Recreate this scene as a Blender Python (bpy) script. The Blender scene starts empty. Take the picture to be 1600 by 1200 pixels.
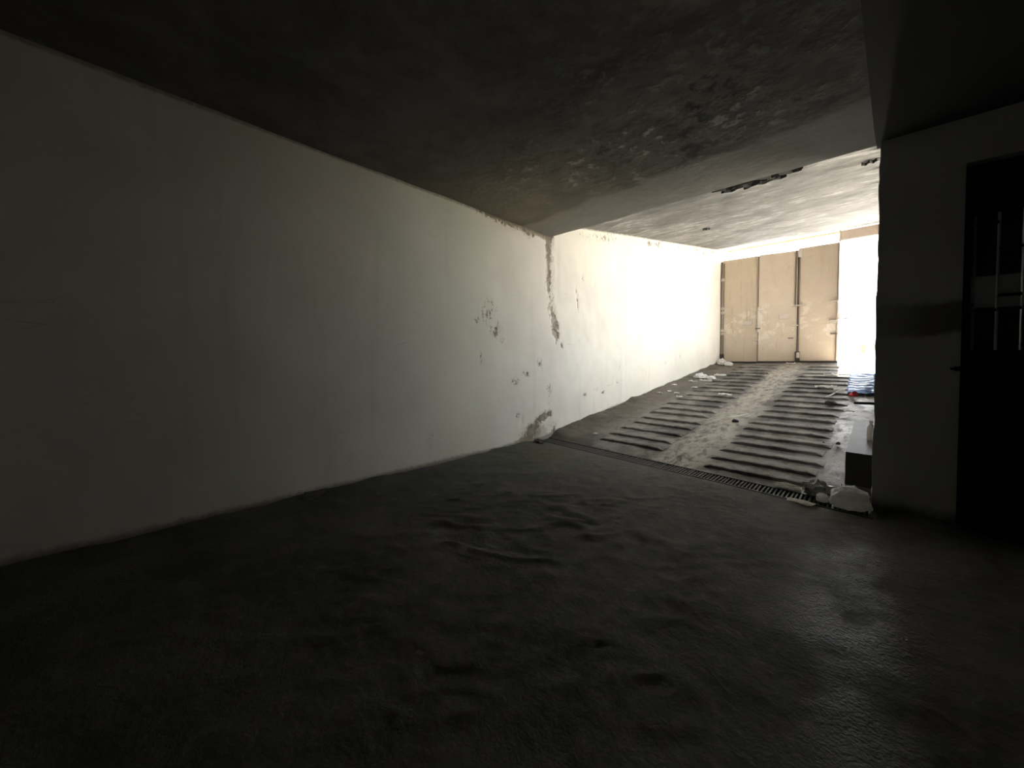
import bpy, bmesh, math, random
import numpy as np
from mathutils import Vector, Matrix, noise as mnoise

random.seed(7)
SC = bpy.context.scene
COL = SC.collection
R = math.radians

# ------------------------------------------------------------------ camera
cam_data = bpy.data.cameras.new('camera')
cam = bpy.data.objects.new('camera', cam_data)
COL.objects.link(cam)
cam.location = (0, 0, 1.3)
cam.rotation_euler = (R(90 - 1.5), 0, R(43.80))
cam_data.sensor_width = 36
cam_data.lens = 590 * 36 / 1600
cam_data.shift_y = -0.01534
cam_data.clip_start = 0.05
cam_data.clip_end = 400
SC.camera = cam

# ------------------------------------------------------------------ world, sun, exposure
SUN_TO = Vector((-0.04, 0.60, 0.80)).normalized()
w = bpy.data.worlds.new('world')
SC.world = w
w.use_nodes = True
nt = w.node_tree
nt.nodes.clear()
sky = nt.nodes.new('ShaderNodeTexSky')
sky.sky_type = 'HOSEK_WILKIE'
sky.turbidity = 5.0
sky.ground_albedo = 0.5
sky.sun_direction = SUN_TO
bg = nt.nodes.new('ShaderNodeBackground')
bg.inputs['Strength'].default_value = 12.0
wo = nt.nodes.new('ShaderNodeOutputWorld')
hs = nt.nodes.new('ShaderNodeHueSaturation')
hs.inputs['Saturation'].default_value = 0.2
nt.links.new(sky.outputs[0], hs.inputs['Color'])
nt.links.new(hs.outputs[0], bg.inputs[0])
nt.links.new(bg.outputs[0], wo.inputs[0])

sun_d = bpy.data.lights.new('sun', 'SUN')
sun_d.energy = 120.0
sun_d.angle = R(0.6)
sun_d.color = (1.0, 0.93, 0.82)
sun = bpy.data.objects.new('sun', sun_d)
COL.objects.link(sun)
sun.location = SUN_TO * 60
sun.rotation_euler = (-SUN_TO).to_track_quat('-Z', 'Y').to_euler()

SC.view_settings.view_transform = 'Standard'
SC.view_settings.look = 'None'
SC.view_settings.gamma = 1.0
SC.view_settings.use_curve_mapping = False
SC.view_settings.exposure = 1.75

# ------------------------------------------------------------------ constants of the place
XL = -3.82            # face of the left wall
HC = 3.27             # flat ceiling
YB = 4.90             # end of the flat ceiling slab, start of the rising one
YP = 4.35             # face of the front wall with the door
RY0, RS = 4.65, 0.118 # ramp start and slope
YG = 14.75            # top of the ramp
CEND = 15.0          # end of the rising ceiling
def rz(y): return max(0.0, RS * (y - RY0))
def cz(y): return 3.50 + 0.158 * (y - YB)

# ------------------------------------------------------------------ noise in numpy
def _h(ix, iy, s):
    n = (ix.astype(np.int64) * 374761393 + iy.astype(np.int64) * 668265263 + s * 974634777) & 0xffffffff
    n = ((n ^ (n >> 13)) * 1274126177) & 0xffffffff
    n = n ^ (n >> 16)
    return (n & 0xffff) / 65535.0
def vn(x, y, s=0):
    ix, iy = np.floor(x), np.floor(y)
    fx, fy = x - ix, y - iy
    fx = fx * fx * (3 - 2 * fx); fy = fy * fy * (3 - 2 * fy)
    a, b = _h(ix, iy, s), _h(ix + 1, iy, s)
    c, d = _h(ix, iy + 1, s), _h(ix + 1, iy + 1, s)
    return (a * (1 - fx) + b * fx) * (1 - fy) + (c * (1 - fx) + d * fx) * fy
def fbm(x, y, s=0, o=4):
    t, a, n = 0, 0.5, 0
    for k in range(o):
        t = t + a * vn(x * 2 ** k + 17.3 * k, y * 2 ** k - 9.1 * k, s + k); n += a; a *= .5
    return t / n
def ridge(x, y, s=0, o=3):
    t, a, n = 0, 0.5, 0
    for k in range(o):
        v = 1 - np.abs(2 * vn(x * 2 ** k + 5.7 * k, y * 2 ** k + 3.3 * k, s + k) - 1)
        t = t + a * v * v * v; n += a; a *= .5
    return t / n
def sst(a, b, v):
    t = np.clip((v - a) / (b - a), 0, 1)
    return t * t * (3 - 2 * t)

# ------------------------------------------------------------------ materials
class M:
    """small helper round a node tree"""
    def __init__(s, name, rough=0.8, metal=0.0, spec=0.5):
        s.m = bpy.data.materials.new(name); s.m.use_nodes = True
        s.t = s.m.node_tree; s.b = s.t.nodes['Principled BSDF']
        s.b.inputs['Roughness'].default_value = rough
        s.b.inputs['Metallic'].default_value = metal
        s.b.inputs['Specular IOR Level'].default_value = spec
        s.co = s.t.nodes.new('ShaderNodeNewGeometry').outputs['Position']
    def put(s, sock, v):
        if v is None: return
        if hasattr(v, 'is_output') or isinstance(v, bpy.types.NodeSocket): s.t.links.new(v, sock)
        else:
            if isinstance(v, tuple) and len(v) == 3 and sock.type == 'RGBA': v = (*v, 1)
            sock.default_value = v
    def scale(s, vec, co=None):
        n = s.t.nodes.new('ShaderNodeMapping'); n.inputs['Scale'].default_value = vec
        s.t.links.new(co or s.co, n.inputs['Vector']); return n.outputs[0]
    def noise(s, sc, det=4, ro=.55, vec=(1, 1, 1), dist=0, co=None):
        n = s.t.nodes.new('ShaderNodeTexNoise')
        n.inputs['Scale'].default_value = sc; n.inputs['Detail'].default_value = det
        n.inputs['Roughness'].default_value = ro; n.inputs['Distortion'].default_value = dist
        s.t.links.new(s.scale(vec, co), n.inputs['Vector']); return n.outputs[0]
    def voro(s, sc, vec=(1, 1, 1), feat='F1'):
        n = s.t.nodes.new('ShaderNodeTexVoronoi'); n.feature = feat
        n.inputs['Scale'].default_value = sc
        s.t.links.new(s.scale(vec), n.inputs['Vector']); return n.outputs['Distance']
    def math(s, op, a, b=None, c=None, clamp=False):
        n = s.t.nodes.new('ShaderNodeMath'); n.operation = op; n.use_clamp = clamp
        s.put(n.inputs[0], a)
        if b is not None: s.put(n.inputs[1], b)
        if c is not None: s.put(n.inputs[2], c)
        return n.outputs[0]
    def rng(s, v, a, b, lo=0., hi=1.):
        n = s.t.nodes.new('ShaderNodeMapRange'); n.interpolation_type = 'SMOOTHSTEP'
        s.put(n.inputs['Value'], v)
        n.inputs['From Min'].default_value = a; n.inputs['From Max'].default_value = b
        n.inputs['To Min'].default_value = lo; n.inputs['To Max'].default_value = hi
        return n.outputs[0]
    def mix(s, f, a, b):
        n = s.t.nodes.new('ShaderNodeMix'); n.data_type = 'RGBA'
        s.put(n.inputs[0], f); s.put(n.inputs[6], a); s.put(n.inputs[7], b); return n.outputs[2]
    def attr(s, name):
        n = s.t.nodes.new('ShaderNodeAttribute'); n.attribute_name = name; return n.outputs['Fac']
    def col(s, c): s.put(s.b.inputs['Base Color'], c); return s
    def rough(s, c): s.put(s.b.inputs['Roughness'], c); return s
    def bump(s, h, strength=.5, dist=.01):
        n = s.t.nodes.new('ShaderNodeBump')
        n.inputs['Strength'].default_value = strength; n.inputs['Distance'].default_value = dist
        s.put(n.inputs['Height'], h); s.t.links.new(n.outputs[0], s.b.inputs['Normal']); return s

def mat_plain(name, c, rough=.7, metal=0., var=.25, sc=8., bump=.15, spec=.5):
    m = M(name, rough, metal, spec)
    n = m.noise(sc, 5)
    d = tuple(x * (1 - var) for x in c)
    m.col(m.mix(n, d, c))
    if bump: m.bump(n, bump, .01)
    return m.m

# painted plaster of the long left wall
def mat_wall(name, tint=(.79, .75, .645), peel_attr=True):
    m = M(name, .75, 0, .3)
    big = m.noise(.9, 4, .6)
    stk = m.noise(3.2, 5, .6, (1, 1, .07))            # vertical water streaks
    fine = m.noise(45, 4, .7)
    c = m.mix(m.rng(big, .35, .7), tint, tuple(x * .88 for x in tint))
    hue = m.noise(.55, 2, .5, (1, 1, .12))
    c = m.mix(m.rng(hue, .52, .66, 0, .35), c, (.66, .70, .55))
    c = m.mix(m.rng(hue, .46, .34, 0, .35), c, (.74, .66, .64))
    c = m.mix(m.rng(stk, .55, .74, 0, .38), c, (.56, .53, .47))
    h = m.math('ADD', m.math('MULTIPLY', fine, .25), m.math('MULTIPLY', m.noise(6, 5), .6))
    if peel_attr:
        pk = m.attr('peel'); dirt = m.attr('dirt')
        n1 = m.noise(14, 6, .65, (1, 1, .55), .6)
        n2 = m.noise(7, 5, .6, dist=1.0)
        mask = m.rng(m.math('ADD', m.math('MULTIPLY', pk, 1.15), m.math('MULTIPLY', n1, 1.0)), .98, 1.06)
        wv = m.t.nodes.new('ShaderNodeTexVoronoi'); wv.feature = 'DISTANCE_TO_EDGE'; wv.inputs['Scale'].default_value = 13
        nz = m.t.nodes.new('ShaderNodeTexNoise'); nz.inputs['Scale'].default_value = 9; nz.inputs['Detail'].default_value = 4
        va = m.t.nodes.new('ShaderNodeVectorMath'); va.operation = 'MULTIPLY_ADD'; va.inputs[1].default_value = (.10, .10, .10)
        m.t.links.new(m.co, nz.inputs['Vector']); m.t.links.new(nz.outputs[1], va.inputs[0]); m.t.links.new(m.scale((1, 1, .6)), va.inputs[2])
        m.t.links.new(va.outputs[0], wv.inputs['Vector'])
        crk = m.math('MULTIPLY', m.rng(wv.outputs['Distance'], .06, .02), m.rng(m.math('ADD', pk, m.math('MULTIPLY', n2, .3)), .36, .46))
        crk = m.math('MULTIPLY', crk, m.rng(n1, .46, .56))
        mask = m.math('MAXIMUM', mask, m.math('MULTIPLY', crk, .9))
        flake = m.mix(m.rng(n2, .35, .65), (.10, .075, .05), (.40, .34, .26))
        c = m.mix(m.math('MULTIPLY', mask, .9), c, flake)
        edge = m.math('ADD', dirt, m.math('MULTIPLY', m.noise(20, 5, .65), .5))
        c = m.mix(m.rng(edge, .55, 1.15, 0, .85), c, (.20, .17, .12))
        h = m.math('SUBTRACT', h, m.math('MULTIPLY', mask, 1.6))
    # fine hairline scratches
    scr = m.voro(5.0, (1, .35, 1), 'DISTANCE_TO_EDGE')
    hair = m.math('MULTIPLY', m.rng(scr, .012, .0), m.rng(m.noise(2.3, 3), .58, .68))
    c = m.mix(m.math('MULTIPLY', hair, .35), c, (.3, .27, .22))
    m.col(c); m.bump(h, .45, .008)
    return m.m
MAT_WALL = mat_wall('left_wall_plaster')
def mat_front():
    m = M('front_wall_plaster', .8, 0, .3)
    n = m.noise(2.2, 5, .6)
    c = m.mix(n, (.70, .70, .67), (.82, .815, .77))
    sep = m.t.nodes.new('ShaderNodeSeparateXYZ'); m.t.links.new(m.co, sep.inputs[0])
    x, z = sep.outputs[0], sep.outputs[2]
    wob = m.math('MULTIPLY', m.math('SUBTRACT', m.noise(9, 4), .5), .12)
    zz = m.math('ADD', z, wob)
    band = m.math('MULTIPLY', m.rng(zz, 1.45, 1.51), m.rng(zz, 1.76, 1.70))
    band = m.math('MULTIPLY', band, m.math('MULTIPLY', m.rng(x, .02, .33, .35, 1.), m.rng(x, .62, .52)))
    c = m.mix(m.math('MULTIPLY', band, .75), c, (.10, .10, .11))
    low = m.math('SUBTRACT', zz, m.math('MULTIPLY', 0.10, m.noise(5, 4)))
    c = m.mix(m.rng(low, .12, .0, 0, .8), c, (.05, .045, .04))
    m.col(c); m.bump(m.noise(18, 5), .35, .008)
    return m.m
MAT_FRONT = mat_front()
def mat_ceiling():
    m = M('sooty_ceiling', .85, 0, .25)
    n = m.noise(1.6, 6, .65, dist=.4)
    n2 = m.noise(6, 7, .65, dist=.15)
    band = m.attr('band'); warm = m.attr('warm')
    c = m.mix(m.rng(n, .35, .7), (.10, .097, .087), (.17, .164, .148))
    c = m.mix(m.math('MULTIPLY', m.rng(n2, .57, .64), m.math('MULTIPLY', m.attr('flaky'), .8)), c, (.42, .41, .38))
    c = m.mix(m.math('MULTIPLY', m.rng(n2, .46, .38), m.math('MULTIPLY', m.attr('flaky'), .85)), c, (.04, .039, .037))
    c = m.mix(m.math('MULTIPLY', band, .55), c, (.36, .355, .335))
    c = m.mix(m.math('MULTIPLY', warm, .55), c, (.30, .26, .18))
    fl = m.voro(9, (1, .6, 1))
    h = m.math('ADD', m.math('MULTIPLY', m.math('MULTIPLY', n2, m.math('ADD', .25, m.attr('flaky'))), 1.0), m.math('MULTIPLY', m.noise(3, 4), .5))
    m.col(c); m.bump(h, .7, .03)
    return m.m
MAT_CEIL = mat_ceiling()
def mat_ramp_ceiling():
    m = M('flaking_ramp_ceiling', .8, 0, .3)
    n = m.noise(1.3, 6, .65, (.8, 1.0, 1), .3)
    n2 = m.noise(4.2, 8, .68, (.8, 1.6, 1), .25)
    c = m.mix(m.rng(n, .3, .7), (.13, .128, .12), (.24, .236, .225))
    c = m.mix(m.math('MULTIPLY', m.math('MULTIPLY', m.rng(n2, .53, .60), m.rng(n, .45, .62, .15, 1)), .85), c, (.42, .415, .40))
    c = m.mix(m.math('MULTIPLY', m.rng(n2, .45, .36), .55), c, (.06, .058, .054))
    st = m.noise(2.0, 4, .6, (.5, 2.2, 1))
    c = m.mix(m.rng(st, .56, .7, 0, .35), c, (.24, .21, .16))
    m.col(c); m.bump(m.math('ADD', n2, m.math('MULTIPLY', n, .8)), .5, .03)
    return m.m
MAT_RCEIL = mat_ramp_ceiling()
def mat_floor():
    m = M('dark_dusty_floor', .6, 0, .4)
    n = m.noise(1.1, 6, .65); n2 = m.noise(9, 6, .7, dist=.5)
    dust = m.attr('dust'); wet = m.attr('wet')
    c = m.mix(m.rng(n, .35, .7), (.040, .040, .036), (.092, .090, .081))
    c = m.mix(m.math('MULTIPLY', m.rng(n2, .5, .66), .35), c, (.12, .116, .106))
    c = m.mix(m.math('MULTIPLY', dust, m.rng(n2, .25, .75)), c, (.125, .122, .112))
    green = m.attr('moss')
    c = m.mix(m.math('MULTIPLY', green, .5), c, (.075, .078, .035))
    c = m.mix(m.math('MULTIPLY', wet, .5), c, (.035, .037, .042))
    m.col(c)
    m.rough(m.math('SUBTRACT', .86, m.math('MULTIPLY', wet, .38)))
    spk = m.noise(70, 3, .6)
    h = m.math('ADD', m.math('MULTIPLY', n2, .9), m.math('MULTIPLY', m.noise(30, 4, .7), .5))
    h = m.math('ADD', h, m.math('MULTIPLY', m.math('MULTIPLY', spk, wet), 2.0))
    m.bump(h, .6, .016)
    return m.m
MAT_FLOOR = mat_floor()
def mat_ramp():
    m = M('worn_ramp_concrete', .62, 0, .45)
    n = m.noise(2.0, 6, .65, (1, .6, 1)); n2 = m.noise(9, 7, .7, (1.3, .55, 1), dist=.25)
    sep = m.t.nodes.new('ShaderNodeSeparateXYZ'); m.t.links.new(m.co, sep.inputs[0])
    x = m.math('ADD', sep.outputs[0], m.math('MULTIPLY', m.math('SUBTRACT', m.noise(1.2, 4), .5), .5))
    c = m.mix(m.rng(n, .38, .62), (.062, .057, .049), (.22, .205, .18))
    strip = m.math('MULTIPLY', m.rng(x, -2.10, -1.90), m.rng(x, -1.40, -1.60))
    c = m.mix(m.math('MULTIPLY', strip, m.rng(n2, .36, .62, .05, .95)), c, (.34, .31, .26))
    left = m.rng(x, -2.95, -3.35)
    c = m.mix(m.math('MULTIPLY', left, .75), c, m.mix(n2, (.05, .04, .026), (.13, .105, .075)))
    c = m.mix(m.math('MULTIPLY', m.rng(n2, .48, .34), .6), c, (.045, .037, .034))
    patch = m.noise(1.7, 3, .5)
    right = m.math('MULTIPLY', m.rng(x, -.9, -.3), m.rng(patch, .45, .62))
    c = m.mix(m.math('MULTIPLY', right, .6), c, (.27, .265, .255))
    m.col(c)
    m.rough(m.math('SUBTRACT', m.math('SUBTRACT', .70, m.math('MULTIPLY', m.rng(x, -.9, .0), .20)), m.math('MULTIPLY', m.math('MULTIPLY', m.attr('wet'), m.rng(n2, .42, .55)), .32)))
    m.bump(m.math('ADD', m.math('MULTIPLY', n2, .8), m.math('MULTIPLY', m.noise(40, 4, .7), .5)), .9, .02)
    return m.m
MAT_RAMP = mat_ramp()
def mat_gate():
    m = M('tan_painted_gate_steel', .55, 0, .4)
    n = m.noise(3.0, 6, .65, dist=.5)
    drip = m.noise(7, 5, .65, (1, 1, .08))
    c = m.mix(n, (.44, .36, .265), (.55, .46, .345))
    c = m.mix(m.rng(drip, .52, .72, 0, .55), c, (.40, .26, .17))
    sep = m.t.nodes.new('ShaderNodeSeparateXYZ'); m.t.links.new(m.co, sep.inputs[0])
    z = m.math('ADD', sep.outputs[2], m.math('MULTIPLY', n, .6))
    mid = m.math('MULTIPLY', m.rng(z, 1.7, 2.6), m.rng(z, 3.6, 3.0))
    sp = m.rng(m.noise(3.2, 7, .68, dist=.25), .50, .60)
    c = m.mix(m.math('MULTIPLY', mid, m.math('MULTIPLY', sp, .8)), c, (.64, .57, .46))
    sc2 = m.rng(m.noise(8, 6, .7, dist=1.2), .64, .70, 0, .55)
    c = m.mix(sc2, c, (.24, .16, .11))
    m.col(c); m.bump(m.noise(4, 4), .25, .02)
    return m.m
MAT_GATE = mat_gate()
MAT_ROD = mat_plain('gate_rod_steel', (.20, .15, .11), .5, .3)
MAT_CLAMP = mat_plain('gate_fitting_steel', (.58, .52, .44), .45, .4)
MAT_DARKSTEEL = mat_plain('dark_steel', (.05, .042, .038), .6, .3)
MAT_HEADER = mat_plain('peach_header_paint', (.86, .70, .56), .6)
MAT_OCHRE = mat_plain('ochre_timber', (.42, .22, .10), .75)
MAT_DRAIN = mat_plain('rusty_drain_iron', (.030, .027, .024), .6, .3)
MAT_PIT = mat_plain('drain_pit', (.015, .014, .013), .9)
MAT_BLOCK = mat_plain('dark_kerb_concrete', (.075, .076, .082), .6, 0, .4, 6)
def mat_thin(name, c, rough, tr):
    m = M(name, rough, 0, .5)
    n = m.noise(9, 5); cc = m.mix(n, tuple(x * .9 for x in c), c); m.col(cc); m.bump(n, .2, .01)
    t = m.t.nodes.new('ShaderNodeBsdfTranslucent'); t.inputs[0].default_value = (*c, 1)
    x = m.t.nodes.new('ShaderNodeMixShader'); x.inputs[0].default_value = tr
    out = [q for q in m.t.nodes if q.type == 'OUTPUT_MATERIAL'][0]
    m.t.links.new(m.b.outputs[0], x.inputs[1]); m.t.links.new(t.outputs[0], x.inputs[2]); m.t.links.new(x.outputs[0], out.inputs[0])
    return m.m
MAT_PAPER = mat_thin('white_paper', (.92, .91, .88), .7, .5)
MAT_BAG = mat_thin('white_plastic_bag', (.92, .915, .90), .25, .45)
MAT_FOIL = mat_plain('grey_clear_plastic', (.50, .50, .49), .15, 0, .5, 14, .5)
MAT_RED = mat_plain('red_plastic', (.62, .05, .06), .4)
MAT_PIPE = mat_plain('black_pipe', (.02, .02, .022), .5)
MAT_BLUE = mat_plain('pale_blue_sky_sheen', (.30, .46, .86), .32, 0, .2, 7, .3)  # blue of the reflected sky put into the colour
MAT_DOOR = mat_plain('dark_blue_door_paint', (.020, .026, .045), .45, .1, .3, 6)
MAT_BAR = mat_plain('grey_grille_bar', (.85, .85, .87), .28, 1.)
MAT_DADO = mat_plain('dark_passage_paint', (.05, .05, .055), .8)
MAT_PASS = mat_plain('pale_passage_paint', (.85, .85, .80), .8)
MAT_ROOM = mat_plain('grimy_dark_wall', (.05, .049, .045), .85, 0, .35, 3)
MAT_DROP = mat_plain('sooty_lower_slab', (.05, .049, .047), .85, 0, .3, 3)
MAT_YARD = mat_plain('dark_yard_ground', (.09, .088, .08), .85, 0, .35, 2)
MAT_CONC = mat_plain('dark_stained_concrete', (.13, .125, .115), .85, 0, .35, 3)
MAT_PAVE = mat_plain('grey_pavement', (.24, .235, .22), .8, 0, .2, 3)
MAT_FACADE = mat_plain('pale_facade', (.74, .72, .66), .8, 0, .1, 2)
MAT_GLASS = mat_plain('window_dark_glass', (.08, .10, .12), .15)
MAT_TEAL = mat_plain('teal_board', (.06, .32, .35), .5)
MAT_ORANGE = mat_plain('orange_plastic', (.55, .11, .02), .5)
MAT_FLAKE = mat_plain('black_peeled_paint', (.022, .021, .020), .8)
MAT_DRY = mat_plain('dry_leaf', (.26, .22, .15), .8)
MAT_STONE = mat_plain('dark_rubble', (.10, .095, .085), .85)

# ------------------------------------------------------------------ object helpers
def obj(name, me, mat, parent=None, smooth=False):
    if isinstance(me, bmesh.types.BMesh):
        bm = me; me = bpy.data.meshes.new(name); bm.to_mesh(me); bm.free()
    o = bpy.data.objects.new(name, me); COL.objects.link(o)
    if mat and not me.materials: me.materials.append(mat)
    if parent: o.parent = parent
    if smooth: me.polygons.foreach_set('use_smooth', [True] * len(me.polygons))
    return o
def struct(name, me, mat, smooth=False, parent=None):
    o = obj(name, me, mat, parent, smooth)
    if not parent: o['kind'] = 'structure'
    return o
def thing(name, label, cat, loc=(0, 0, 0), rotz=0, group=None):
    o = bpy.data.objects.new(name, None); COL.objects.link(o)
    o.location = loc; o.rotation_euler = (0, 0, rotz); o.empty_display_size = .1
    return tag(o, label, cat, group)
def tag(o, label, cat, group=None):
    o['label'] = label; o['category'] = cat; o['kind'] = 'thing'
    if group: o['group'] = group
    return o
def bx(bm, lo, hi, bevel=0.0, mtx=None):
    vs = [bm.verts.new((x, y, z)) for x in (lo[0], hi[0]) for y in (lo[1], hi[1]) for z in (lo[2], hi[2])]
    fs = [(0, 1, 3, 2), (4, 6, 7, 5), (0, 4, 5, 1), (2, 3, 7, 6), (0, 2, 6, 4), (1, 5, 7, 3)]
    new = [bm.faces.new([vs[i] for i in f]) for f in fs]
    if bevel:
        es = list({e for f in new for e in f.edges})
        r = bmesh.ops.bevel(bm, geom=es, offset=bevel, segments=1, affect='EDGES', profile=.5)
        vs = list({v for f in r['faces'] for v in f.verts} | {v for v in vs if v.is_valid})
    if mtx is not None: bmesh.ops.transform(bm, matrix=mtx, verts=[v for v in vs if v.is_valid])
    return bm
def box(lo, hi, bevel=0.0, mtx=None):
    return bx(bmesh.new(), lo, hi, bevel, mtx)
def tube(bm, a, b, r, n=10, r2=None):
    a, b = Vector(a), Vector(b); d = b - a
    q = d.to_track_quat('Z', 'Y'); r2 = r if r2 is None else r2
    ring = []
    for p, rr in ((a, r), (b, r2)):
        ring.append([bm.verts.new(p + q @ Vector((rr * math.cos(2 * math.pi * k / n), rr * math.sin(2 * math.pi * k / n), 0))) for k in range(n)])
    for k in range(n):
        bm.faces.new([ring[0][k], ring[0][(k + 1) % n], ring[1][(k + 1) % n], ring[1][k]])
    bm.faces.new(ring[0][::-1]); bm.faces.new(ring[1])
    return bm
def sheet(name, us, vs, fn, flip=False, attrs=None):
    U, V = np.meshgrid(us, vs)
    X, Y, Z = fn(U, V)
    X, Y, Z = [np.broadcast_to(a, U.shape) for a in (X, Y, Z)]
    nu, nv = len(us), len(vs)
    me = bpy.data.meshes.new(name)
    co = np.stack([X, Y, Z], -1).reshape(-1, 3)
    i = np.arange((nu - 1) * (nv - 1)); r, c = i // (nu - 1), i % (nu - 1)
    a = r * nu + c
    q = np.stack([a, a + 1, a + nu + 1, a + nu], 1)
    if flip: q = q[:, ::-1]
    me.vertices.add(len(co)); me.vertices.foreach_set('co', co.astype(np.float32).ravel())
    me.loops.add(q.size); me.loops.foreach_set('vertex_index', q.astype(np.int32).ravel())
    me.polygons.add(len(q)); me.polygons.foreach_set('loop_start', np.arange(0, q.size, 4, dtype=np.int32))
    me.update(calc_edges=True); me.validate()
    for k, f in (attrs or {}).items():
        at = me.attributes.new(k, 'FLOAT', 'POINT')
        at.data.foreach_set('value', np.broadcast_to(f(U, V), U.shape).astype(np.float32).ravel())
    me.polygons.foreach_set('use_smooth', [True] * len(me.polygons))
    return me
def ar(a, b, step): return np.linspace(a, b, int(round((b - a) / step)) + 1)
def cat_ar(*parts): return np.unique(np.concatenate(parts).round(5))

# ------------------------------------------------------------------ LEFT WALL
def blob(U, V, y, z, ry, rzz, rot=0):
    c, s = math.cos(rot), math.sin(rot)
    a = ((U - y) * c + (V - z) * s) / ry; b = (-(U - y) * s + (V - z) * c) / rzz
    return np.exp(-(a * a + b * b))
def wall_peel(U, V):
    m = 0
    wob = (fbm(U * 0 + 3, V * 2.2, 5) - .5) * .35
    # torn joint where the two parts of the wall meet
    joint = np.exp(-((U - 4.90 - wob * .6 - np.clip(2.4 - V, 0, 1) * .22) / .14) ** 2) * sst(1.30, 1.75, V)
    m = np.maximum(m, joint * (.34 + .42 * fbm(V * 4, U * 5, 6)))
    for a in ((5.19, 1.52, .045, .11, 0, .62), (5.03, 1.62, .03, .30, .12, .5),
              (4.42, .16, .26, .17, .5, .66), (4.72, .36, .30, .10, .2, .66), (4.30, .06, .30, .07, 0, .62), (4.55, .28, .22, .14, .3, .54), (4.85, .75, .10, .3, 0, .40), (4.1, .42, .07, .10, 0, .5), (4.20, .36, .08, .16, 0, .5), (4.95, .12, .16, .16, 0, .48),
              (3.50, 1.95, .22, .26, 0, .45), (3.68, 1.70, .18, .18, 0, .48), (3.30, 1.80, .05, .10, .4, .5), (3.76, 1.55, .08, .09, 0, .46),
              (3.39, 1.30, .014, .14, 0, .62), (4.05, .98, .14, .12, 0, .44), (4.30, 1.06, .16, .08, 0, .44), (4.60, 1.20, .12, .16, 0, .44),
              (5.64, 2.35, .035, .36, .18, .52), (5.80, 2.75, .10, .16, 0, .42),
              (6.3, .70, .25, .05, -.1, .42), (7.1, .80, .9, .022, .115, .46), (6.55, .63, .10, .05, 0, .5), (5.9, .62, .10, .10, 0, .46),
              (2.57, .36, .05, .012, .35, .75), (.20, .58, .03, .07, 0, .5), (.18, .42, .04, .05, 0, .42), (.30, .06, .03, .05, 0, .62), (.62, .30, .02, .02, 0, .5),
              (9.6, 1.25, .06, .2, 0, .5), (10.6, 1.35, .08, .16, .3, .5), (7.2, 1.15, .02, .18, 0, .45)):
        m = np.maximum(m, a[5] * blob(U, V, *a[:5]))
    top = np.where(U < YB, HC, 3.50 + .158 * (U - YB))
    m = np.maximum(m, .60 * np.exp(-((top - V) / (.05 + .20 * fbm(U * 7, V * 0, 10) * sst(2.5, 4.8, U))) ** 2) * sst(1.8, 4.2, U) * sst(4.95, 4.85, U))
    m = np.maximum(m, .44 * np.exp(-((top - .12 - V) / .16) ** 2) * sst(4.9, 5.3, U) * (fbm(U * 2.2, V, 19) * 1.5))
    return m
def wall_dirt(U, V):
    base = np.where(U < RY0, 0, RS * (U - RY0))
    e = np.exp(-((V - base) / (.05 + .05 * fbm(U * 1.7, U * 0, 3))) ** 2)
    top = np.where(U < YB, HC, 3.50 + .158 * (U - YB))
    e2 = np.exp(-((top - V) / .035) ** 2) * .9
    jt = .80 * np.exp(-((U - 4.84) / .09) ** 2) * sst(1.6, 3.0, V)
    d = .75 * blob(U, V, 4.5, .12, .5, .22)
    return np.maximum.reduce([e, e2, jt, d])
def wall_fn(U, V):
    d = (fbm(U * .8, V * .8, 1) - .5) * .03 + (fbm(U * 5, V * 5, 2, 3) - .5) * .006
    d = d - .018 * sst(.30, .6, wall_peel(U, V)) * (.4 + fbm(U * 9, V * 9, 4))
    d = d + .005 * sst(4.80, 5.0, U)
    return XL + d, U, V
ys = cat_ar(ar(-9.2, 2.0, .08), ar(2.0, 9.0, .03), ar(9.0, 14.6, .08))
zs = ar(-.15, 5.25, .035)
struct('wall_left', sheet('wall_left', ys, zs, wall_fn, False, {'peel': wall_peel, 'dirt': wall_dirt}), MAT_WALL)

# ------------------------------------------------------------------ FLOOR
DN0, DNS, DW = 4.20, -.105, .27       # drain: near edge y = DN0 + DNS * x, width
def floor_fn(U, V):
    wx, wy = U + (fbm(U * 1.3, V * 1.3, 31) - .5) * .8, V + (fbm(U * 1.3, V * 1.3, 41) - .5) * .8
    msk = np.clip(.45 * sst(.40, .62, fbm(U * .9, V * .9, 51)) + 1.3 * blob(U, V, -1.5, 2.2, 1.3, 1.1) * sst(.30, .55, fbm(U * 1.6, V * 1.6, 52)), 0, 1.2)
    fa, fb_ = wx * .72 + wy * .69, -wx * .69 + wy * .72
    r1 = 1 - np.abs(2 * vn(fa * 2.2, fb_ * 7.0, 61) - 1); r2 = 1 - np.abs(2 * vn(fa * 4.6 + 7, fb_ * 12.5 + 3, 62) - 1)
    h = (sst(.66, 1, r1) * .013 + sst(.66, 1, r2) * .008) * msk + (fbm(U * 7, V * 7, 71, 3) - .5) * .008 + (fbm(U * .4, V * .4, 81, 2) - .5) * .012
    near = DN0 + DNS * U
    h = h * sst(0, .5, near - V)
    ed = U - XL
    h = h + (.075 * fbm(V * 2.6, U * 3, 91) - .012) * np.exp(-(ed / .13) ** 2) * sst(0.05, .4, near - V)
    # loose dirt along the foot of the front wall
    h = h + (.10 * fbm(U * 3.2, V * 4, 95)) * np.exp(-((YP - V) / .16) ** 2) * sst(.02, .25, U) * sst(.62, .45, U)
    return U, V, h
def f_dust(U, V):
    near = DN0 + DNS * U
    a = np.exp(-((near - V) / 1.1) ** 2) * .75 * sst(-3.9, -2.6, U)
    return a + .25 * sst(.5, .7, fbm(U * .8, V * .8, 14))
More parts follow.
